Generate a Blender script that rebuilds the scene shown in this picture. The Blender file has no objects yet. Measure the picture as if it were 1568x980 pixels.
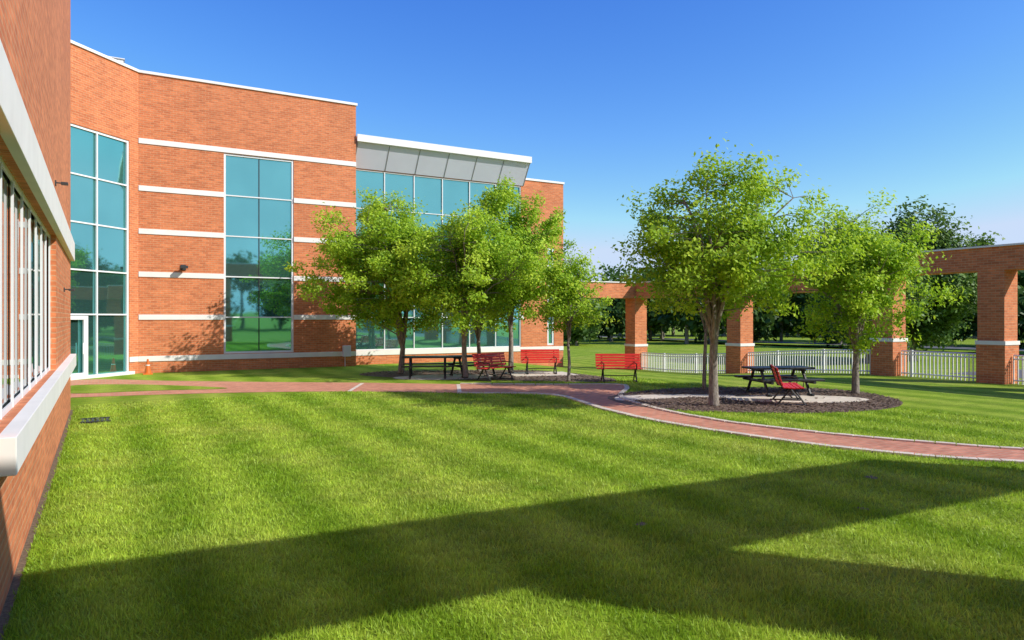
import bpy, bmesh, math, random
import numpy as np
from mathutils import Vector, Matrix, noise
random.seed(4); rng=np.random.default_rng(4)
scene=bpy.context.scene
COL=scene.collection
# ---------------------------------------------------------------- materials
def nmat(name):
    m=bpy.data.materials.new(name); m.use_nodes=True
    nt=m.node_tree; b=nt.nodes['Principled BSDF']
    return m,nt,b
def N(nt,t,**k):
    n=nt.nodes.new(t)
    for a,v in k.items(): setattr(n,a,v)
    return n
def noise_n(nt,vec,scale,detail=3,rough=.55):
    n=N(nt,'ShaderNodeTexNoise'); n.inputs['Scale'].default_value=scale
    n.inputs['Detail'].default_value=detail; n.inputs['Roughness'].default_value=rough
    nt.links.new(vec,n.inputs['Vector']); return n.outputs['Fac']
def ramp(nt,fac,stops):
    r=N(nt,'ShaderNodeValToRGB'); e=r.color_ramp.elements
    e[0].position,e[0].color=stops[0][0],(*stops[0][1],1)
    e[1].position,e[1].color=stops[-1][0],(*stops[-1][1],1)
    for p,c in stops[1:-1]:
        x=e.new(p); x.color=(*c,1)
    nt.links.new(fac,r.inputs['Fac']); return r.outputs['Color']
def mixc(nt,fac,a,b,mode='MIX'):
    n=N(nt,'ShaderNodeMix',data_type='RGBA',blend_type=mode)
    for s,i in ((fac,0),(a,6),(b,7)):
        if isinstance(s,(int,float)): n.inputs[i].default_value=s
        elif isinstance(s,tuple): n.inputs[i].default_value=(*s,1)
        else: nt.links.new(s,n.inputs[i])
    return n.outputs[2]
def mth(nt,op,a,b=0.0):
    n=N(nt,'ShaderNodeMath',operation=op)
    for s,i in ((a,0),(b,1)):
        if isinstance(s,(int,float)): n.inputs[i].default_value=s
        else: nt.links.new(s,n.inputs[i])
    return n.outputs[0]
def bump(nt,b,h,strength=.3,dist=.01):
    n=N(nt,'ShaderNodeBump'); n.inputs['Strength'].default_value=strength; n.inputs['Distance'].default_value=dist
    nt.links.new(h,n.inputs['Height']); nt.links.new(n.outputs['Normal'],b.inputs['Normal'])
def pos(nt): return N(nt,'ShaderNodeNewGeometry').outputs['Position']

def simple(name,col,rough=.6,metal=0,var=.12,scale=6,bmp=0.0):
    m,nt,b=nmat(name); p=pos(nt)
    f=noise_n(nt,p,scale,4)
    a=tuple(c*(1-var) for c in col); d=tuple(min(1,c*(1+var)) for c in col)
    nt.links.new(ramp(nt,f,[(.3,a),(.7,d)]),b.inputs['Base Color'])
    b.inputs['Roughness'].default_value=rough; b.inputs['Metallic'].default_value=metal
    if bmp: bump(nt,b,noise_n(nt,p,scale*6,4),bmp,.01)
    return m
def brick(name,c1,c2,mort,bw=.24,rh=.085,ms=.009):
    m,nt,b=nmat(name)
    uv=N(nt,'ShaderNodeUVMap').outputs['UV']
    t=N(nt,'ShaderNodeTexBrick'); nt.links.new(uv,t.inputs['Vector'])
    t.inputs['Color1'].default_value=(*c1,1); t.inputs['Color2'].default_value=(*c2,1); t.inputs['Mortar'].default_value=(*mort,1)
    t.inputs['Scale'].default_value=1; t.inputs['Brick Width'].default_value=bw; t.inputs['Row Height'].default_value=rh
    t.inputs['Mortar Size'].default_value=ms; t.inputs['Mortar Smooth'].default_value=.3; t.inputs['Bias'].default_value=-.1
    p=pos(nt)
    big=ramp(nt,noise_n(nt,p,.45,4),[(.3,(.9,.88,.86)),(.7,(1.06,1.05,1.04))])
    sm=ramp(nt,noise_n(nt,p,9,5,.7),[(.3,(.9,.88,.86)),(.7,(1.1,1.1,1.1))])
    mp=N(nt,'ShaderNodeMapping'); mp.inputs['Scale'].default_value=(1.6,11,1); nt.links.new(uv,mp.inputs['Vector'])
    row=ramp(nt,noise_n(nt,mp.outputs[0],1.0,3,.7),[(.32,(.82,.80,.78)),(.68,(1.12,1.12,1.1))])
    c=mixc(nt,1.0,t.outputs['Color'],big,'MULTIPLY'); c=mixc(nt,1.0,c,sm,'MULTIPLY'); c=mixc(nt,1.0,c,row,'MULTIPLY')
    nt.links.new(c,b.inputs['Base Color']); b.inputs['Roughness'].default_value=.85
    bump(nt,b,mth(nt,'SUBTRACT',1.0,t.outputs['Fac']),.5,.006)
    return m
M_brick=brick('brick',(.70,.225,.088),(.53,.152,.058),(.58,.33,.19))
M_paver=brick('brick_paver',(.68,.28,.17),(.50,.19,.11),(.50,.36,.26),.21,.11,.008)
M_white=simple('white_stone',(.80,.78,.75),.6,0,.05,2)
M_concrete=simple('concrete',(.66,.57,.47),.9,0,.16,3,.3)
M_alu=simple('white_aluminium',(.78,.80,.82),.4,0,.04,1)
M_panel=simple('metal_panel',(.70,.71,.84),.5,0,.04,.7)
M_fence=simple('fence_metal',(.80,.80,.78),.45,0,.05,3)
M_red=simple('red_plastic',(.70,.035,.03),.38,0,.1,8)
M_black=simple('black_metal',(.022,.022,.024),.4,0,.2,8)
M_dark=simple('dark_gasket',(.03,.035,.04),.5)
M_seam=simple('panel_seam',(.25,.25,.27),.5)
M_asph=simple('asphalt',(.12,.12,.12),.9,0,.2,4,.3)
M_mulch=simple('mulch',(.17,.115,.085),.95,0,.6,14,1.0)
M_soil=simple('soil',(.17,.13,.08),.95,0,.4,25,1.0)
M_orange=simple('orange_plastic',(.75,.16,.02),.5)
def barkm():
    m,nt,b=nmat('bark'); p=pos(nt)
    mp=N(nt,'ShaderNodeMapping'); mp.inputs['Scale'].default_value=(9,9,2); nt.links.new(p,mp.inputs['Vector'])
    f=noise_n(nt,mp.outputs[0],3.5,6,.75)
    nt.links.new(ramp(nt,f,[(.34,(.10,.08,.06)),(.66,(.42,.37,.32))]),b.inputs['Base Color'])
    b.inputs['Roughness'].default_value=.9; bump(nt,b,f,1.0,.03); return m
M_bark=barkm()
def glassm(name,tint,dark,metal=.75):
    m,nt,b=nmat(name); p=pos(nt)
    f=noise_n(nt,p,.5,2)
    nt.links.new(ramp(nt,f,[(.3,dark),(.7,tint)]),b.inputs['Base Color'])
    b.inputs['Metallic'].default_value=metal; b.inputs['Roughness'].default_value=.03
    bump(nt,b,noise_n(nt,p,.9,1),.07,.03); return m
M_glass=glassm('teal_glass',(.25,.64,.61),(.22,.57,.55),.92)
M_glass2=glassm('window_glass',(.07,.10,.105),(.05,.07,.075),.5)
def foliage(name,stops,trans=.35,tcol=(.30,.42,.05)):
    m,nt,b=nmat(name)
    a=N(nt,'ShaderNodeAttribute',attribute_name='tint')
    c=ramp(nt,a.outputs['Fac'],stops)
    nt.links.new(c,b.inputs['Base Color']); b.inputs['Roughness'].default_value=.5
    b.inputs['Specular IOR Level'].default_value=.25
    tr=N(nt,'ShaderNodeBsdfTranslucent'); nt.links.new(mixc(nt,.5,c,tcol),tr.inputs['Color'])
    mx=N(nt,'ShaderNodeMixShader'); mx.inputs[0].default_value=trans
    nt.links.new(b.outputs[0],mx.inputs[1]); nt.links.new(tr.outputs[0],mx.inputs[2])
    nt.links.new(mx.outputs[0],nt.nodes['Material Output'].inputs['Surface']); return m
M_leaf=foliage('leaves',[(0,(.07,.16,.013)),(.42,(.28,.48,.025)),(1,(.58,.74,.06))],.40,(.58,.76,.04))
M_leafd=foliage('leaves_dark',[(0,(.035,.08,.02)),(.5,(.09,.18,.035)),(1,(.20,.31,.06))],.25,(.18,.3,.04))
def grass_col(nt,k=1.0):
    p=pos(nt)
    sep=N(nt,'ShaderNodeSeparateXYZ'); nt.links.new(p,sep.inputs[0])
    w=mth(nt,'ADD',mth(nt,'MULTIPLY',sep.outputs['X'],4.6),mth(nt,'MULTIPLY',noise_n(nt,p,.45,3),3.2))
    st=mth(nt,'ADD',mth(nt,'MULTIPLY',mth(nt,'SINE',w),.5),.5)
    c=mixc(nt,st,(.285*k,.475*k,.030*k),(.49*k,.68*k,.075*k))
    y=ramp(nt,noise_n(nt,p,.38,6,.68),[(.47,(0,0,0)),(.72,(1,1,1))])
    c=mixc(nt,mth(nt,'MULTIPLY',y,.6),c,(.70*k,.74*k,.17*k))
    g=ramp(nt,noise_n(nt,p,2.3,5,.7),[(.3,(.70,.74,.68)),(.7,(1.18,1.14,1.1))])
    return mixc(nt,1.0,c,g,'MULTIPLY'),p
def grassm():
    m,nt,b=nmat('lawn_ground'); c,p=grass_col(nt,.66)
    f=noise_n(nt,p,38,6,.8)
    d=ramp(nt,f,[(.36,(.5,.5,.45)),(.62,(1.25,1.22,1.15))])
    nt.links.new(mixc(nt,1.0,c,d,'MULTIPLY'),b.inputs['Base Color']); b.inputs['Roughness'].default_value=.9
    b.inputs['Specular IOR Level'].default_value=.1
    bump(nt,b,f,.6,.03); return m
M_lawn=grassm()
def bladem():
    m,nt,b=nmat('grass_blades'); c,p=grass_col(nt,1.05)
    a=N(nt,'ShaderNodeAttribute',attribute_name='tint')
    v=ramp(nt,a.outputs['Fac'],[(0,(.45,.5,.45)),(.6,(.95,.97,.95)),(1,(1.35,1.25,1.4))])
    c=mixc(nt,1.0,c,v,'MULTIPLY')
    nt.links.new(c,b.inputs['Base Color']); b.inputs['Roughness'].default_value=.5
    b.inputs['Specular IOR Level'].default_value=.3
    tr=N(nt,'ShaderNodeBsdfTranslucent'); nt.links.new(c,tr.inputs['Color'])
    mx=N(nt,'ShaderNodeMixShader'); mx.inputs[0].default_value=.38
    nt.links.new(b.outputs[0],mx.inputs[1]); nt.links.new(tr.outputs[0],mx.inputs[2])
    nt.links.new(mx.outputs[0],nt.nodes['Material Output'].inputs['Surface']); return m
M_blade=bladem()
# ---------------------------------------------------------------- geometry helpers
def empty(name,loc=(0,0,0),rot=0):
    e=bpy.data.objects.new(name,None); e.location=loc; e.rotation_euler=(0,0,rot); COL.objects.link(e); return e
class MB:
    def __init__(s): s.v=[]; s.f=[]
    def box(s,c,size,R=None):
        b=len(s.v); hx,hy,hz=[a/2 for a in size]
        for dz in(-hz,hz):
            for dx,dy in((-hx,-hy),(hx,-hy),(hx,hy),(-hx,hy)):
                q=Vector((dx,dy,dz))
                if R is not None: q=R@q
                s.v.append(tuple(Vector(c)+q))
        for f in((3,2,1,0),(4,5,6,7),(0,1,5,4),(1,2,6,5),(2,3,7,6),(3,0,4,7)): s.f.append(tuple(b+i for i in f))
    def ob(s,O,t,n,s0,s1,z0,z1,d0,d1):
        b=len(s.v)
        for z in(z0,z1):
            for a,d in((s0,d1),(s1,d1),(s1,d0),(s0,d0)):
                s.v.append((O[0]+t[0]*a+n[0]*d,O[1]+t[1]*a+n[1]*d,z))
        for f in((3,2,1,0),(4,5,6,7),(0,1,5,4),(1,2,6,5),(2,3,7,6),(3,0,4,7)): s.f.append(tuple(b+i for i in f))
    def tube(s,pts,rad,seg=6,cap=True):
        b=len(s.v); pts=[Vector(p) for p in pts]
        for i,p in enumerate(pts):
            d=(pts[min(i+1,len(pts)-1)]-pts[max(i-1,0)])
            if d.length<1e-6: d=Vector((0,0,1))
            d.normalize(); a=d.orthogonal().normalized() if abs(d.z)>.99 else d.cross(Vector((0,0,1))).normalized()
            c=d.cross(a)
            for k in range(seg):
                th=2*math.pi*k/seg
                s.v.append(tuple(p+(a*math.cos(th)+c*math.sin(th))*rad[i]))
        for i in range(len(pts)-1):
            for k in range(seg):
                k2=(k+1)%seg
                s.f.append((b+i*seg+k,b+i*seg+k2,b+(i+1)*seg+k2,b+(i+1)*seg+k))
        if cap:
            s.f.append(tuple(b+k for k in range(seg))[::-1]); s.f.append(tuple(b+(len(pts)-1)*seg+k for k in range(seg)))
    def build(s,name,mat,parent=None,bevel=0,smooth=False,uv=True):
        me=bpy.data.meshes.new(name); me.from_pydata(s.v,[],s.f)
        bm=bmesh.new(); bm.from_mesh(me); bmesh.ops.recalc_face_normals(bm,faces=bm.faces)
        if uv:
            L=bm.loops.layers.uv.new('UVMap')
            for f in bm.faces:
                n=f.normal
                if abs(n.z)>.8:
                    for l in f.loops: l[L].uv=(l.vert.co.x,l.vert.co.y)
                else:
                    t=Vector((-n.y,n.x,0)).normalized()
                    for l in f.loops: l[L].uv=(l.vert.co.dot(t),l.vert.co.z)
        if smooth:
            for f in bm.faces: f.smooth=True
        bm.to_mesh(me); bm.free()
        me.materials.append(mat)
        o=bpy.data.objects.new(name,me); COL.objects.link(o)
        if parent: o.parent=parent
        if bevel:
            bv=o.modifiers.new('b','BEVEL'); bv.width=bevel; bv.segments=2; bv.limit_method='ANGLE'
        return o
def sm(x): x=min(1,max(0,x)); return x*x*(3-2*x)
def zg(x,y): return -.7*sm((y-16)/14)*sm((x-16)/9)
def mesh_np(name,V,F,mat,tint=None):
    me=bpy.data.meshes.new(name); k=F.shape[1]; n=len(F)
    me.vertices.add(len(V)); me.vertices.foreach_set('co',V.astype(np.float32).ravel())
    me.loops.add(n*k); me.loops.foreach_set('vertex_index',F.astype(np.int32).ravel())
    me.polygons.add(n); me.polygons.foreach_set('loop_start',(np.arange(n)*k).astype(np.int32))
    me.update(calc_edges=True)
    if tint is not None:
        a=me.attributes.new('tint','FLOAT','POINT'); a.data.foreach_set('value',tint.astype(np.float32))
    me.materials.append(mat)
    o=bpy.data.objects.new(name,me); COL.objects.link(o); return o
# ---------------------------------------------------------------- ground
xs=sorted(set([-1500,-700,-300,-120,-50,-10,0,5,10,14]+[16+i*.8 for i in range(14)]+[28,32,40,60,100,200,400,800,1500]))
ys=sorted(set([-1500,-700,-300,-120,-50,-10,0,5,10,14]+[16+i*.8 for i in range(20)]+[34,40,60,100,200,400,800,1500]))
b=MB()
for y in ys:
    for x in xs: b.v.append((x,y,zg(x,y)))
W=len(xs)
for j in range(len(ys)-1):
    for i in range(W-1): b.f.append((j*W+i,j*W+i+1,(j+1)*W+i+1,(j+1)*W+i))
b.build('ground',M_lawn,smooth=True)
def spline(P,n=8,closed=False):
    P=[Vector((*p,0)) for p in P]; out=[]
    m=len(P); rg=range(m) if closed else range(m-1)
    for i in rg:
        p0=P[(i-1)%m] if closed or i>0 else P[0]; p1=P[i]; p2=P[(i+1)%m]; p3=P[(i+2)%m] if closed or i+2<m else P[m-1]
        for k in range(n):
            t=k/n
            q=.5*((2*p1)+(p2-p0)*t+(2*p0-5*p1+4*p2-p3)*t*t+(3*p1-p0-3*p2+p3)*t**3)
            out.append((q.x,q.y))
    if not closed: out.append((P[-1].x,P[-1].y))
    return out
def sheet(name,poly,z,mat,parent=None):
    b=MB(); b.v=[(x,y,z+(zg(x,y))) for x,y in poly]; b.f=[tuple(range(len(poly)))]
    o=b.build(name,mat,parent)
    if o.data.polygons[0].normal.z<0: o.data.flip_normals()
    return o
front=[(15.8,2.4),(13.6,4.0),(12.2,5.53),(11.3,6.7),(10.75,8.1),(10.40,10.0),(10.32,11.83),(10.54,13.7),(11.0,15.5),(11.25,16.7),(10.8,17.7),(9.02,18.9),(7.5,20.1),(5.5,21.4),(3.2,22.3),(1.2,22.8),(-.64,23.1)]
far=[(16.8,3.3),(14.6,4.8),(13.26,6.02),(12.42,7.37),(11.78,8.88),(11.4,10.45),(11.39,12.17),(11.71,13.8),(12.5,15.8),(14.2,17.6),(14.6,18.7),(12.85,19.6),(10.3,21.4),(7.8,23.4),(4.9,25.4),(2.0,27.6),(-.3,29.6),(-2.2,28.6)]
Fs=spline(front); Ks=spline(far)
pathpoly=Fs+[( -.9,23.1),(-3,24.2)]+Ks[::-1]
paths=empty('brick_path')
sheet('pavers',pathpoly,.006,M_paver,paths)
def edging(name,C,w,h,mat,parent,side=1,gap=.0):
    b=MB(); n=len(C)
    def off(i,o):
        p=Vector(C[i]); d=Vector(C[min(i+1,n-1)])-Vector(C[max(i-1,0)]); d.normalize()
        return p+Vector((-d.y,d.x))*o*side
    for i in range(n-1):
        a0,a1=off(i,0),off(i,w); c0,c1=off(i+1,0),off(i+1,w)
        d=(c0-a0)*.03; e=(c1-a1)*.03
        q=[a0+d,c0-d,c1-e,a1+e]; k=len(b.v); hh=h+random.uniform(-.004,.004)
        for z in(-.02,hh):
            for p in q: b.v.append((p.x,p.y,z))
        for f in((3,2,1,0),(4,5,6,7),(0,1,5,4),(1,2,6,5),(2,3,7,6),(3,0,4,7)): b.f.append(tuple(k+i2 for i2 in f))
    return b.build(name,mat,parent)
edging('stone_edging_near',spline(front[:12],5),.16,.035,M_concrete,paths,1)
edging('stone_edging_far',spline(far[:13],5),.14,.035,M_concrete,paths,-1)
isl=spline([(-.64,24.2),(1.4,24.0),(3.1,23.6),(3.3,24.0),(2.0,25.6),(.6,26.8),(-.8,27.2),(-1.3,25.6)],6,True)
sheet('lawn_island',isl,.012,M_lawn)
for (x0,y0,x1,y1) in [(9.1,18.9,10.2,21.3),(6.4,20.9,7.6,23.3)]:
    d=Vector((x1-x0,y1-y0)).normalized()*1; n=Vector((-d.y,d.x))*.06
    sheet('stone_strip',[(x0-n.x,y0-n.y),(x1-n.x,y1-n.y),(x1+n.x,y1+n.y),(x0+n.x,y0+n.y)],.010,M_concrete,paths)
def blob(cx,cy,rx,ry,rot=0,n=40,a=.05,seed=0):
    out=[]
    for k in range(n):
        th=2*math.pi*k/n; r=1+a*noise.noise(Vector((math.cos(th)*1.5+seed,math.sin(th)*1.5,seed)))*2
        x=rx*r*math.cos(th); y=ry*r*math.sin(th)
        out.append((cx+x*math.cos(rot)-y*math.sin(rot),cy+x*math.sin(rot)+y*math.cos(rot)))
    return out
bed1=blob(15.5,13.6,4.1,3.0,-.25,seed=3)
sheet('mulch_bed',bed1,.008,M_mulch)
bed2=spline([(8.6,26.6),(10.2,23.6),(12.2,22.0),(14.2,20.0),(15.6,19.8),(16.2,22),(15.6,25.4),(12.5,27.3),(10,28.0)],6,True)
sheet('mulch_bed',bed2,.008,M_mulch)
pads=empty('concrete_pad')
pad1=blob(16.3,12.9,1.9,.95,-.55,a=.0)
pad2=spline([(11.9,15.0),(12.8,14.75),(14.0,14.6),(15.0,14.1),(15.5,14.4),(14.6,15.1),(13.5,15.7),(12.5,15.8)],5,True)
pad3=[(13.4,23.0),(15.9,22.4),(16.3,24.2),(14,25)]; pad4=blob(11.0,24.1,1.9,1.1,-.3,a=0)
sheet('pad',pad1,.016,M_concrete,pads); sheet('pad_walk',pad2,.0125,M_concrete,pads)
sheet('pad_bench',pad3,.0125,M_concrete,pads); sheet('pad_tables',pad4,.0165,M_concrete,pads)
def inpoly(pts,poly):
    x,y=pts[:,0],pts[:,1]; inside=np.zeros(len(pts),bool); n=len(poly); j=n-1
    for i in range(n):
        xi,yi=poly[i]; xj,yj=poly[j]
        c=((yi>y)!=(yj>y))&(x<(xj-xi)*(y-yi)/((yj-yi) or 1e-9)+xi)
        inside^=c; j=i
    return inside
def chips(name,poly,n,mat,holes):
    P=np.array(poly); mn=P.min(0); mx=P.max(0)
    pts=rng.uniform(mn,mx,(n,2)); ok=inpoly(pts,poly)
    for h_ in holes: ok&=~(inpoly(pts,h_)&(rng.uniform(0,1,n)<.985))
    pts=pts[ok]
    m=len(pts); L=rng.uniform(.02,.055,m); w=rng.uniform(.01,.02,m); a=rng.uniform(0,6.28,m)
    dx=np.stack([np.cos(a)*L,np.sin(a)*L,rng.uniform(-.012,.012,m)],1); dy=np.stack([-np.sin(a)*w,np.cos(a)*w,rng.uniform(-.006,.006,m)],1)
    c=np.stack([pts[:,0],pts[:,1],rng.uniform(.022,.04,m)],1)
    V=np.stack([c-dx-dy,c+dx-dy,c+dx+dy,c-dx+dy],1).reshape(-1,3)
    return mesh_np(name,V,np.arange(4*m).reshape(-1,4),mat)
chips('mulch_chips',bed1,12000,M_mulch,[pad1,pad2,pathpoly])
chips('mulch_chips',bed2,8000,M_mulch,[pad3,pad4,pathpoly])
# grass blades
spots=[(5.0,5.9,.10),(9.2,6.05,.13),(7.6,5.1,.10)]
NB=1150000
pts=np.stack([rng.uniform(-.6,17,NB),rng.uniform(1.5,21,NB)],1)
dd=np.hypot(pts[:,0],pts[:,1])
keep=(rng.uniform(0,1,NB)<np.clip((6.0/dd)**1.7,0,1))&(dd>2.5)
keep&=(pts[:,0]<8+pts[:,1]*1.2)
pts=pts[keep]; dd=dd[keep]
k=~(inpoly(pts,pathpoly)|inpoly(pts,bed1)|inpoly(pts,bed2)); pts=pts[k]; dd=dd[k]
k=(pts[:,0]>-.56)|(rng.uniform(0,1,len(pts))<.5); pts=pts[k]; dd=dd[k]
for sx,sy,sr in spots:
    r=np.hypot(pts[:,0]-sx,pts[:,1]-sy); k=(rng.uniform(0,1,len(pts))<.2+.8*np.clip((r/sr)**2,0,1)); pts=pts[k]; dd=dd[k]
m=len(pts)
clump=np.sin(pts[:,0]*7.1+np.sin(pts[:,1]*5.3)*2)*np.sin(pts[:,1]*6.3+np.sin(pts[:,0]*4.7)*2)
h=rng.uniform(.025,.058,m)*(1+.3*clump); w=rng.uniform(.0026,.0048,m)*(.7+dd*.11)
a=rng.uniform(0,6.28,m); l=rng.uniform(0,.05,m); la=rng.uniform(0,6.28,m)
base=np.stack([pts[:,0],pts[:,1],np.zeros(m)],1)
s_=np.stack([np.cos(a)*w,np.sin(a)*w,np.zeros(m)],1)
tip=base+np.stack([np.cos(la)*l,np.sin(la)*l,h],1)
V=np.stack([base-s_,base+s_,tip],1).reshape(-1,3)
tn=rng.uniform(.2,.85,m); dry=rng.uniform(0,1,m)<.06; tn[dry]=1
T=np.stack([tn*.7,tn*.7,tn+.12],1).ravel()
mesh_np('grass',V,np.arange(3*m).reshape(-1,3),M_blade,T)
for i,(sx,sy,sr) in enumerate(spots):
    sheet('soil_patch',blob(sx,sy,sr*.8,sr*.5,i,a=.3,seed=i),.005,M_soil)
sheet('soil_strip',[(-.66,2),(-.58,2),(-.59,8),(-.57,14),(-.59,20),(-.66,20)],.004,M_soil)
sheet('road',[(29,-40),(34,-40),(34,15.9),(29,15.9)],.004,M_asph)
sheet('road_far',[(60,-60),(64,-60),(64,140),(60,140)],.02,M_asph)
# ---------------------------------------------------------------- main building
bld=empty('brick_building')
BZ=[.57,2.23,3.94,5.65,7.36,9.24]
def facade(b,O,t,n,s0,s1,z0,z1,ops,th=.35):
    S=sorted(set([s0,s1]+[v for o in ops for v in o[:2]])); Z=sorted(set([z0,z1]+[v for o in ops for v in o[2:4]]))
    for i in range(len(S)-1):
        run=None
        for j in range(len(Z)-1):
            cs=(S[i]+S[i+1])/2; cz=(Z[j]+Z[j+1])/2
            hole=any(o[0]<cs<o[1] and o[2]<cz<o[3] for o in ops)
            if hole:
                if run is not None: b.ob(O,t,n,S[i],S[i+1],run,Z[j],-th,0); run=None
            elif run is None: run=Z[j]
        if run is not None: b.ob(O,t,n,S[i],S[i+1],run,z1,-th,0)
def window(O,t,n,s0,s1,z0,z1,vs,hs,gl,name,rec=.10,fw=.05,sub=[],fd=.07):
    g=MB(); f=MB(); k=MB()
    V=[s0]+list(vs)+[s1]; H=[z0]+list(hs)+[z1]
    gv=sorted(V+list(sub))
    for i in range(len(gv)-1):
        for j in range(len(H)-1):
            b0=len(g.v); tl=random.uniform(-.006,.006); tz=random.uniform(-.004,.004)
            for a_,z_,dq in((gv[i],H[j],-tl-tz),(gv[i+1],H[j],tl-tz),(gv[i+1],H[j+1],tl+tz),(gv[i],H[j+1],-tl+tz)):
                d_=-rec-.012+dq; g.v.append((O[0]+t[0]*a_+n[0]*d_,O[1]+t[1]*a_+n[1]*d_,z_))
            g.f.append((b0,b0+1,b0+2,b0+3))
    k.ob(O,t,n,s0,s1,z0,z1,-rec-.12,-rec-.06)
    for i,v in enumerate(V):
        a0,a1=(v,v+2*fw) if i==0 else ((v-2*fw,v) if i==len(V)-1 else (v-fw*.7,v+fw*.7))
        f.ob(O,t,n,a0,a1,z0,z1,-rec,-rec+fd)
    for i,v in enumerate(H):
        a0,a1=(v,v+2*fw) if i==0 else ((v-2*fw,v) if i==len(H)-1 else (v-fw*.6,v+fw*.6))
        f.ob(O,t,n,s0+.002,s1-.002,a0,a1,-rec+.002,-rec+fd-.006)
    for v in sub: k.ob(O,t,n,v-.018,v+.018,z0+.1,z1-.1,-rec+.001,-rec+.02)
    g.build(name+'_glass',gl,bld); f.build(name+'_frame',M_alu,bld)
    k.build(name+'_joint',M_dark,bld)
walls=MB(); bands=MB()
P1=(1.257,31.92); r2=.70711
A=(P1,(1,0),(0,-1)); wA=(3.17,6.04,.70,9.12)
facade(walls,*A,-.3,8.843,-1.5,11.93,[wA])
for i,z in enumerate(BZ):
    hgt=.105
    if i in(0,5): bands.ob(*A,0.0,8.843,z-hgt,z+hgt,-.02,.035)
    else:
        bands.ob(*A,0.0,wA[0]-.003,z-hgt,z+hgt,-.02,.035); bands.ob(*A,wA[1]+.003,8.843,z-hgt,z+hgt,-.02,.035)
bands.ob(*A,-.02,8.9,11.93,12.04,-.4,.06)
window(*A,*wA,[],BZ[1:5],M_glass,'tall_window',sub=[4.60],fw=.04)
walls.ob((10.1,32.27),(0,1),(1,0),0,10,-1.5,11.93,-.35,0)
bands.ob((10.1,32.33),(0,1),(1,0),0,10,11.93,12.04,-.4,.06)
B=(P1,(-r2,-r2),(r2,-r2)); wB=(.47,4.95,-.02,9.12)
facade(walls,*B,0,9.5,-1.5,11.93,[wB])
bands.ob(*B,.03,9.5,11.93,12.04,-.4,.06)
bands.ob(*B,.03,.467,BZ[0]-.1,BZ[0]+.1,-.02,.03)
window(*B,*wB,[1.96,3.45],[2.33]+BZ[2:5],M_glass,'curtain_wall',fw=.045)
dr=MB()
dr.ob(*B,2.42,2.50,0,2.28,-.05,.03); dr.ob(*B,3.32,3.42,0,2.28,-.05,.03); dr.ob(*B,2.503,3.317,2.14,2.28,-.05,.03)
dr.ob(*B,2.503,3.317,0.02,.22,-.04,.02); dr.ob(*B,2.503,2.60,.222,2.138,-.04,.02); dr.ob(*B,3.22,3.317,.222,2.138,-.04,.02)
dr.ob(*B,2.64,2.67,.9,1.3,.03,.06)
dr.build('door',M_alu,bld)
bands.ob(*B,.3,5,-.05,.12,.0,.12)
C=((10.1,32.6),(1,0),(0,-1)); wC=(.12,9.2,.66,9.2); wS=(10.86,11.3,.72,6.0)
facade(walls,*C,-.1,11.9,-1.5,9.55,[wC,wS])
bands.ob(*C,0,11.9,BZ[0]-.14,BZ[0]+.085,-.02,.035)
for z in BZ[1:5]: bands.ob(*C,9.203,9.35,z-.1,z+.1,-.02,.035)
bands.ob(*C,9.3,11.95,9.55,9.66,-.4,.05)
window(*C,*wC,[.12+1.513*i for i in range(1,6)],BZ[1:5],M_glass,'wide_window',fw=.028)
window(*C,*wS,[],[2.23,3.94],M_glass,'slit_window')
walls.ob((22.0,32.95),(0,1),(1,0),0,12,-1.5,9.55,-.35,0)
bands.ob((22.0,33.0),(0,1),(1,0),0,12,9.55,9.66,-.4,.05)
Lw=((-.65,-12),(0,1),(1,0)); wL=(18.4,25.8,1.35,3.55)
facade(walls,*Lw,0,32,-.5,12.0,[wL])
bands.ob(*Lw,18.2,31.95,1.07,1.347,-.1,.12)
bands.ob(*Lw,0,31.95,3.553,3.98,-.02,.09)
bands.ob(*Lw,0,32.05,12.0,12.12,-.4,.06)
walls.ob((-.65,19.65),(-1,0),(0,1),.35,8,-.5,12,-0,.35)
window(*Lw,*wL,[18.4+.925*i for i in range(1,8)],[],M_glass2,'wing_window',rec=.10,fw=.03,fd=.022)
walls.build('walls',M_brick,bld); bands.build('stone_bands',M_white,bld,.006)
rf=MB()
rf.v=[(10,32.2,11.6),(10,42,11.6),(-8,42,11.6),(-8,24,11.6),(-5.3,25.5,11.6),(1.2,32.1,11.6)]; rf.f=[(0,1,2,3,4,5)]
rf.box((16,38,9.3),(11.6,10,.1)); rf.box((-5,4,11.6),(8,31,.1)); rf.build('roof',M_asph,bld)
ru=MB(); ru.box((.35,33.1,12.25),(.8,.8,.7)); ru.box((.35,33.1,12.62),(.9,.9,.05)); ru.build('rooftop_unit',M_white,bld,.02)
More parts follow.
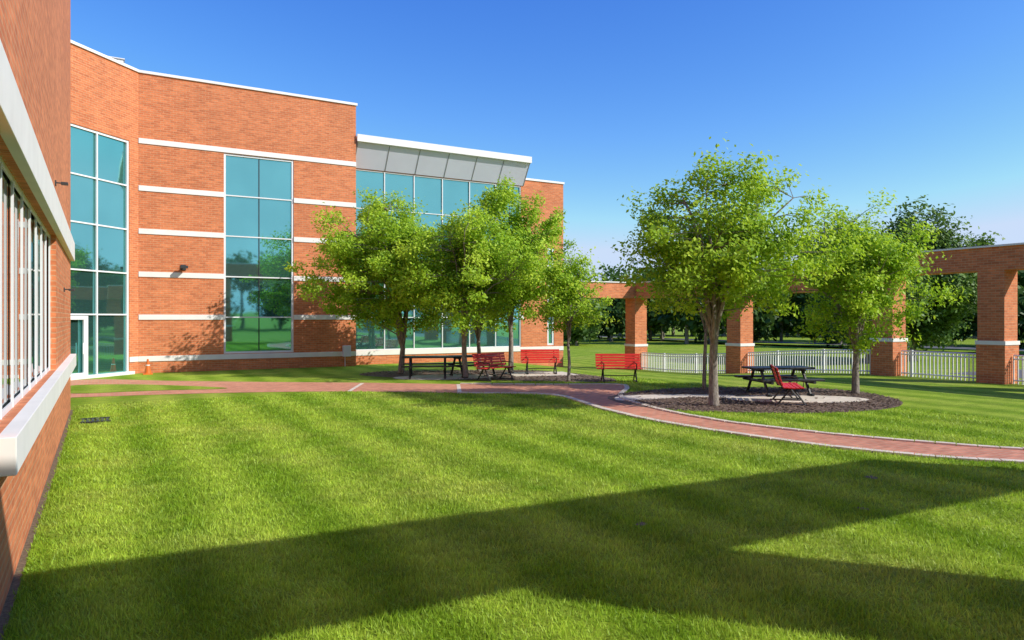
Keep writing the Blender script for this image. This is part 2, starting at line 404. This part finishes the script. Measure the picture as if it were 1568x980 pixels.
def canopy():
    b=MB(); x0,x1=10.16,19.45
    prof=[(32.57,9.22),(31.92,10.28),(31.86,10.28),(31.86,10.58),(34.2,10.58),(34.2,9.6),(32.57,9.6)]
    n=len(prof)
    for x in(x0,x1):
        for y,z in prof: b.v.append((x,y,z))
    b.f.append(tuple(range(n))); b.f.append(tuple(range(n,2*n))[::-1])
    for i in range(n): b.f.append((i,(i+1)%n,n+(i+1)%n,n+i))
    b.build('canopy_panels',M_panel,bld)
    s=MB()
    dv=Vector((0,31.92-32.57,10.28-9.22)); L=dv.length; ang=math.atan2(dv.z,dv.y)
    mid=Vector((0,(31.92+32.57)/2,(10.28+9.22)/2)); nrm=Vector((0,-dv.z,dv.y)).normalized()
    R=Matrix.Rotation(ang,3,'X')
    for i in range(0,7):
        x=x0+.03+ i*(x1-x0-.06)/6
        s.box(Vector((x,0,0))+mid+nrm*.004,(.035,L,.02),R)
    s.build('canopy_seams',M_seam,bld)
    w=MB(); w.box(((x0+x1)/2,31.83,10.46),(x1-x0+.06,.08,.32)); w.build('canopy_fascia',M_white,bld)
canopy()
def wall_lamp(O,t,n,s,z,k=1.0):
    b=MB(); b.ob(O,t,n,s-.1*k,s+.1*k,z-.1*k,z+.12*k,0,.05*k)
    b.ob(O,t,n,s-.03*k,s+.03*k,z,z+.05*k,.05*k,.2*k); b.ob(O,t,n,s-.14*k,s+.14*k,z-.04*k,z+.06*k,.2*k,.45*k)
    b.build('wall_lamp',M_dark,bld,.006)
wall_lamp(*A,1.62,4.25)
wall_lamp(*Lw,25.5,4.35,.4); wall_lamp(*Lw,28.5,2.75,.4)
b=MB(); b.ob(*A,8.2,8.55,.45,.95,.04,.2); b.ob(*A,8.3,8.33,-.2,.45,.04,.08); b.build('junction_box',M_panel,bld,.01)
# ---------------------------------------------------------------- pergolas
def column(b,w,x,y,z0,z1,s=.9,band=1.3,R=None):
    for zz0,zz1,q,tgt in((z0-.5,z0+band,s,b),(z0+band,z0+band+.13,s+.05,w),(z0+band+.13,z1,s-.06,b)):
        tgt.box((x,y,(zz0+zz1)/2),(q,q,zz1-zz0))
pg=empty('brick_pergola'); b=MB(); w=MB()
X0=26.3
for y in(4.6,8.7,12.75,16.6): column(b,w,X0,y,0,3.8)
for y in(24.0,31.6): column(b,w,X0,y,zg(X0,y),3.3)
b.box((X0,10.4,4.19),(.86,13.3,.78)); w.box((X0,10.4,4.61),(.98,13.4,.06))
b.box((X0,24.5,3.72),(.86,14.98,.84)); w.box((X0,24.5,4.17),(.98,14.98,.06))
b.box((23.93,31.6,3.72),(3.86,.86,.84)); w.box((23.93,31.6,4.17),(3.8,.98,.06))
b.build('brickwork',M_brick,pg); w.build('coping_and_bands',M_white,pg)
pg2=empty('brick_pergola',(0,0,0),math.radians(-3)); b=MB(); w=MB()
b.box((8.1,-.4,6.35),(17.6,.9,1.18)); w.box((8.1,-.4,6.98),(17.7,1.0,.08))
column(b,w,8.95,-.4,0,5.76,1.25)
b.box((16.3,-.4,2.6),(.9,.9,6.3))
b.build('brickwork',M_brick,pg2); w.build('coping_and_bands',M_white,pg2)
def fence(name,p0,p1,h=.95):
    b=MB(); L=(Vector(p1)-Vector(p0)).length; n=int(L/.13)
    for i in range(n+1):
        t=i/n; x=p0[0]+(p1[0]-p0[0])*t; y=p0[1]+(p1[1]-p0[1])*t; z=zg(x,y); post=(i%18==0)
        s=.08 if post else .034
        b.box((x,y,z+(h+(.05 if post else -.03))/2),(s,s,h+(.05 if post else -.03)))
    m=max(1,int(L/1.2))
    for i in range(m):
        q=[Vector((p0[0]+(p1[0]-p0[0])*t,p0[1]+(p1[1]-p0[1])*t,0)) for t in(i/m,(i+1)/m)]
        for hz in(.12,h-.12,h): b.tube([(v.x,v.y,zg(v.x,v.y)+hz) for v in q],[.028,.028],4)
    b.build(name,M_fence)
for y0,y1 in((13.25,16.1),(17.1,23.5),(24.5,31.1),(9.2,12.25)): fence('metal_fence',(X0,y0),(X0,y1))
# ---------------------------------------------------------------- furniture
def bench(x,y,rot,L=1.55):
    e=empty('park_bench',(x,y,zg(x,y)+.016),rot)
    s=MB(); k=MB(); f=MB()
    for i in range(5): s.box((0,-.2+i*.1,.44+.006*abs(i-2)),(L,.08,.03))
    R=Matrix.Rotation(math.radians(-14),3,'X')
    for i in range(5): k.box((0,.27+i*.027,.53+i*.092),(L,.028,.078),R)
    for sx in(-L*.36,L*.36):
        f.tube([(sx,-.24,.42),(sx,.24,.41),(sx,.27,.5),(sx,.42,.93)],[.022]*4,6)
        f.tube([(sx,-.02,.41),(sx,-.3,.015)],[.024]*2,6); f.tube([(sx,.05,.41),(sx,.36,.015)],[.024]*2,6)
        f.tube([(sx,-.34,.02),(sx,.42,.02)],[.022]*2,6)
        f.tube([(sx,-.2,.18),(sx,.24,.18)],[.016]*2,6)
        f.tube([(sx,-.24,.42),(sx,-.26,.62),(sx,.3,.64)],[.018]*3,6)
    f.tube([(-L*.36,.02,.2),(L*.36,.02,.2)],[.018]*2,6)
    s.build('seat',M_red,e,.006); k.build('backrest',M_red,e,.006); f.build('frame',M_black,e)
def table(x,y,rot,L=1.85):
    e=empty('picnic_table',(x,y,zg(x,y)+.016),rot)
    t=MB(); s=MB(); f=MB()
    for i in range(6): t.box((0,-.34+i*.136,.75),(L,.125,.055))
    for sd in(-1,1):
        for i in range(2): s.box((0,sd*(.66+i*.14),.45),(L,.13,.055))
    for sx in(-L*.34,L*.34):
        f.tube([(sx,-.34,.69),(sx,.34,.69)],[.04]*2,6)
        f.tube([(sx,-.85,.39),(sx,.85,.39)],[.045]*2,6)
        for sd in(-1,1): f.tube([(sx,sd*.2,.71),(sx,sd*.62,.02)],[.045]*2,6); f.tube([(sx,sd*.5,.03),(sx,sd*.78,.03)],[.035]*2,6)
    f.tube([(-L*.34,0,.42),(L*.34,0,.42)],[.03]*2,6)
    t.build('table_top',M_black,e,.006); s.build('bench_seats',M_black,e,.006); f.build('legs',M_black,e)
c30=math.radians(-30)
bench(15.4,19.4,c30); bench(14.95,23.7,c30+.1); bench(12.0,22.0,c30+.8); bench(15.35,12.35,math.radians(46))
table(10.4,24.3,c30+.1); table(12.1,24.0,c30+.45); table(16.9,14.0,c30+.15)
def cone(x,y):
    e=empty('traffic_cone',(x,y,0)); b=MB(); b.box((0,0,.02),(.34,.34,.04)); b.tube([(0,0,.04),(0,0,.6)],[.12,.03],14); b.build('cone_body',M_orange,e)
    w=MB(); w.tube([(0,0,.34),(0,0,.38)],[.077,.071],14); w.build('reflective_collar',M_white,e)
cone(1.55,31.2)
b=MB()
for i in range(6): b.box((-.35+i*.09,17.6,.02),(.05,.55,.03))
b.box((-.12,17.3,.02),(.56,.05,.04)); b.box((-.12,17.9,.02),(.56,.05,.04)); b.build('drain_grate',M_black)
# ---------------------------------------------------------------- trees
def tree(name,x,y,H,R,base,tr,seed,ncl=170,lpc=130,off=(0,0),leaf=.052,mat=None,limbs=8,sig=.25,gap=-.12):
    rd=random.Random(seed); g=np.random.default_rng(seed)
    e=empty(name,(x,y,zg(x,y))); b=MB()
    fork=base*.85
    trunk=[(0,0,-.05),(rd.uniform(-.02,.02),0,.08),(rd.uniform(-.04,.04),rd.uniform(-.03,.03),fork*.5),(rd.uniform(-.05,.05),rd.uniform(-.05,.05),fork),(off[0]*.2,off[1]*.2,fork+.5),(off[0]*.5,off[1]*.5,H*.6),(off[0]*.8,off[1]*.8,H*.9)]
    b.tube(trunk,[tr*1.5,tr*1.12,tr*.95,tr*.85,tr*.6,tr*.32,tr*.1],10)
    lp=[(Vector(p),tr*.3) for p in trunk[4:]]
    for i in range(limbs):
        th=2*math.pi*i/limbs+rd.uniform(-.3,.3); rr=R*rd.uniform(.3,.72); zt=base+(H-base)*rd.uniform(.35,.82)
        s=Vector((trunk[3][0],trunk[3][1],fork+rd.uniform(-.15,.5))); en=Vector((off[0]+rr*math.cos(th),off[1]+rr*math.sin(th),zt))
        P=[]
        for k in range(7):
            t=k/6; q=s.lerp(en,t); q.z+=(zt-s.z)*.10*math.sin(t*math.pi)
            q.x-= (en.x-s.x)*.16*math.sin(t*math.pi); q.y-=(en.y-s.y)*.16*math.sin(t*math.pi)
            if 0<k<6: q+=Vector((rd.uniform(-1,1),rd.uniform(-1,1),rd.uniform(-1,1)))*.07
            P.append(q)
            if k>1: lp.append((q,tr*.4*(1-t*.8)))
        b.tube(P,[tr*.48*(1-.85*k/6)+.006 for k in range(7)],6)
    cl=[]; tries=0
    zc=(base+H)/2; hz=(H-base)/2
    while len(cl)<ncl and tries<9000:
        tries+=1
        u=Vector((rd.gauss(0,1),rd.gauss(0,1),rd.gauss(0,1))).normalized()
        r=rd.random()**.42
        lob=1+.34*noise.noise(u*1.9+Vector((seed*3.1,0,0)))+.22*noise.noise(u*4.5+Vector((0,seed,0)))
        p=Vector((u.x*R*r*lob,u.y*R*r*lob,u.z*hz*r*lob))
        if u.z<0: p.z*=.9
        tt=(p.z/hz+1)/2; wd=.72+.30*math.sin(min(1,max(0,tt*1.05))*math.pi)
        p.x*=wd; p.y*=wd
        if noise.noise(p*.95+Vector((seed*7.7,3,1)))<gap: continue
        cl.append(p+Vector((off[0]*min(1,tt+.4),off[1]*min(1,tt+.4),zc)))
    for c in cl:
        best=min(lp,key=lambda q:(q[0]-c).length+(2 if q[0].z>c.z+.15 else 0))
        q=best[0]; m_=q.lerp(c,.5)+Vector((0,0,.06))
        b.tube([q,m_,c],[min(best[1]*.5,.02)+.004,.009,.004],4,False)
    b.build('trunk_and_limbs',M_bark,e,smooth=True,uv=False)
    Cn=np.array([tuple(c) for c in cl]); n=len(Cn)*lpc
    idx=np.repeat(np.arange(len(Cn)),lpc)
    sg=g.uniform(.55,1.2,len(Cn))[idx][:,None]*sig
    gn=g.normal(0,1,(n,3)); ln=np.linalg.norm(gn,axis=1)[:,None]; gn*=np.minimum(1,1.9/ln)
    cd_=Cn-np.array([off[0]*.6,off[1]*.6,zc-hz*.5]); cd_/=np.linalg.norm(cd_,axis=1)[:,None]
    cd_=(cd_+g.normal(0,.35,cd_.shape)); cd_/=np.linalg.norm(cd_,axis=1)[:,None]
    D=cd_[idx]
    P=Cn[idx]+gn*sg*np.array([1.0,1.0,.6])+D*(g.normal(0,.75,(n,1)).clip(-1.4,1.6)*sg)
    rad=P-np.array([off[0]*.6,off[1]*.6,zc])
    dn=g.normal(0,.8,(n,3))+np.array([.3,-.35,.9])+rad/np.linalg.norm(rad,axis=1)[:,None]*.6; dn/=np.linalg.norm(dn,axis=1)[:,None]
    a=np.cross(dn,g.normal(0,1,(n,3))); a/=np.linalg.norm(a,axis=1)[:,None]; c=np.cross(dn,a)
    L=(g.uniform(.7,1.4,n)*leaf)[:,None]; w=L*.55
    V=np.stack([P-a*L,P-c*w+a*L*.1,P+a*L-dn*L*.25,P+c*w+a*L*.1],1).reshape(-1,3)
    ct=g.uniform(-.24,.24,len(Cn))[idx]
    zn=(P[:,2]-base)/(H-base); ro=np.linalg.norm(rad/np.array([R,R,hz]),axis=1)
    t=np.clip(.12+.25*zn+.36*ro+ct+g.normal(0,.13,n),0,1)  # crown shade put into leaf tint: inner and lower leaves darker, plus random variation
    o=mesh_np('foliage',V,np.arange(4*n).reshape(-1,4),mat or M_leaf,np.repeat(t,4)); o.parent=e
    return e
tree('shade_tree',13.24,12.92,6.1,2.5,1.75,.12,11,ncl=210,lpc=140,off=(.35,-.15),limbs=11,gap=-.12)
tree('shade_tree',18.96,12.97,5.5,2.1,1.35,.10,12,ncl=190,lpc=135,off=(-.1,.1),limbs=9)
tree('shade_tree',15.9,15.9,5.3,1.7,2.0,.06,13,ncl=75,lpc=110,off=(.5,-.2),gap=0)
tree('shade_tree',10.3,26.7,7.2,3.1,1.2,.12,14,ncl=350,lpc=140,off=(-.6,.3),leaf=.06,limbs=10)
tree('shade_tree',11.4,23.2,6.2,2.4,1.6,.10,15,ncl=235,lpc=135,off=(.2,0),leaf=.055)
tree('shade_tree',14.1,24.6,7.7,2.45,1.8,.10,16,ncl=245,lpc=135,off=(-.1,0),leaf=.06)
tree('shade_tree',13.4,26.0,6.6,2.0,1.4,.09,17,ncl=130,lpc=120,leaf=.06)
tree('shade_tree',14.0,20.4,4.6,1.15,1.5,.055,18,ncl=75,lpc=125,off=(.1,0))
tree('shade_tree',47.0,28.0,9.8,4.2,.8,.25,19,ncl=420,lpc=130,leaf=.14,mat=M_leafd,sig=.5,gap=-.4)
tree('shade_tree',41.5,27.5,8.2,3.0,.8,.2,20,ncl=260,lpc=130,leaf=.13,mat=M_leafd,sig=.45,gap=-.4)
def treeline(name,specs,seed,leaf=.34,ncl=24,lpc=55,bf=.08):
    g=np.random.default_rng(seed); VV=[];TT=[]; tb=MB()
    for (x,y,H,R) in specs:
        z0=zg(x,y); base=H*bf; hz=(H-base)/2; zc=z0+(base+H)/2
        u=g.normal(0,1,(ncl,3)); u/=np.linalg.norm(u,axis=1)[:,None]; r=g.uniform(.35,.9,(ncl,1))
        Cn=u*r*np.array([R,R,hz]); idx=np.repeat(np.arange(ncl),lpc); n=ncl*lpc
        P=Cn[idx]+g.normal(0,1,(n,3))*np.array([R,R,hz*.8])*.17+np.array([x,y,zc])
        P[:,2]=np.maximum(P[:,2],z0+.3)
        a=g.normal(0,1,(n,3)); a/=np.linalg.norm(a,axis=1)[:,None]; c=np.cross(a,g.normal(0,1,(n,3))); c/=np.linalg.norm(c,axis=1)[:,None]
        L=g.uniform(.5,1.1,(n,1))*leaf
        VV.append(np.stack([P-a*L,P-c*L*.6,P+a*L,P+c*L*.6],1).reshape(-1,3))
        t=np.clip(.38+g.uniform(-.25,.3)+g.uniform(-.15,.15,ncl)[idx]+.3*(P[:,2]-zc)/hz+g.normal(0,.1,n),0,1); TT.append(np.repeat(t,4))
        tb.tube([(x,y,z0-.2),(x+.1,y,z0+H*.7)],[R*.07,R*.03],6)
    V=np.concatenate(VV); e=empty(name)
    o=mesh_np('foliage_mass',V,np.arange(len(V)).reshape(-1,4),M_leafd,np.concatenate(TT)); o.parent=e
    tb.build('trunks',M_bark,e,uv=False)
S=[]
for i in range(60):
    az=math.radians(22+i*1.5+random.uniform(-1,1)); dist=random.uniform(74,98); H=random.uniform(5.5,9.0)*(1.0+.25*(i/60))
    S.append((math.sin(az)*dist,math.cos(az)*dist,H,H*random.uniform(.34,.48)))
for i in range(70):
    az=math.radians(20+i*1.35+random.uniform(-.6,.6)); dist=random.uniform(112,135); H=random.uniform(8,12.0)*(1.0+.15*(i/70))
    S.append((math.sin(az)*dist,math.cos(az)*dist,H,H*random.uniform(.42,.55)))
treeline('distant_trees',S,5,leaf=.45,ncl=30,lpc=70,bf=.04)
S=[]
for i in range(40):
    az=math.radians(118+i*4.2+random.uniform(-1,1)); dist=random.uniform(48,62); H=random.uniform(9,14)
    S.append((math.sin(az)*dist,math.cos(az)*dist,H,H*random.uniform(.3,.4)))
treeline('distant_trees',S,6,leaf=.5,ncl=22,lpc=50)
# ---------------------------------------------------------------- light, sky, camera
el=math.radians(35); sv=Vector((.65*math.cos(el),-.76*math.cos(el),math.sin(el))).normalized()
sd=bpy.data.lights.new('sun','SUN'); sd.energy=5.0; sd.angle=math.radians(.5); sd.color=(1,.95,.86)
so=bpy.data.objects.new('sun',sd); so.rotation_euler=sv.to_track_quat('Z','Y').to_euler(); so.location=(20,-20,30); COL.objects.link(so)
wd=bpy.data.worlds.new('World'); scene.world=wd; wd.use_nodes=True; nt=wd.node_tree; bg=nt.nodes['Background']
sk=nt.nodes.new('ShaderNodeTexSky'); sk.sky_type='NISHITA'; sk.sun_disc=False; sk.sun_elevation=el; sk.sun_rotation=math.atan2(.65,-.76)
sk.air_density=1.0; sk.dust_density=.6; sk.ozone_density=2.0
hs=nt.nodes.new('ShaderNodeHueSaturation'); hs.inputs['Saturation'].default_value=1.15
nt.links.new(sk.outputs[0],hs.inputs['Color'])
sp=nt.nodes.new('ShaderNodeSeparateColor'); nt.links.new(hs.outputs[0],sp.inputs[0])
cb=nt.nodes.new('ShaderNodeCombineColor')
for i,(k_,g_,mxv) in enumerate(((.60,1.6,4.0),(.75,1.36,4.9),(2.25,.70,6.4))):
    v=mth(nt,'MINIMUM',mth(nt,'MULTIPLY',mth(nt,'POWER',sp.outputs[i],g_),k_),mxv)
    nt.links.new(v,cb.inputs[i])
nt.links.new(cb.outputs[0],bg.inputs['Color']); bg.inputs['Strength'].default_value=.15
cd=bpy.data.cameras.new('camera'); cd.lens=25.07; cd.sensor_width=36; cd.clip_end=4000; cd.clip_start=.05; cd.shift_y=-.002
co=bpy.data.objects.new('camera',cd); co.location=(0,0,2.2); co.rotation_euler=(math.radians(90),0,-math.radians(29.9)); COL.objects.link(co)
scene.camera=co
scene.view_settings.view_transform='Standard'; scene.view_settings.look='None'; scene.view_settings.exposure=0
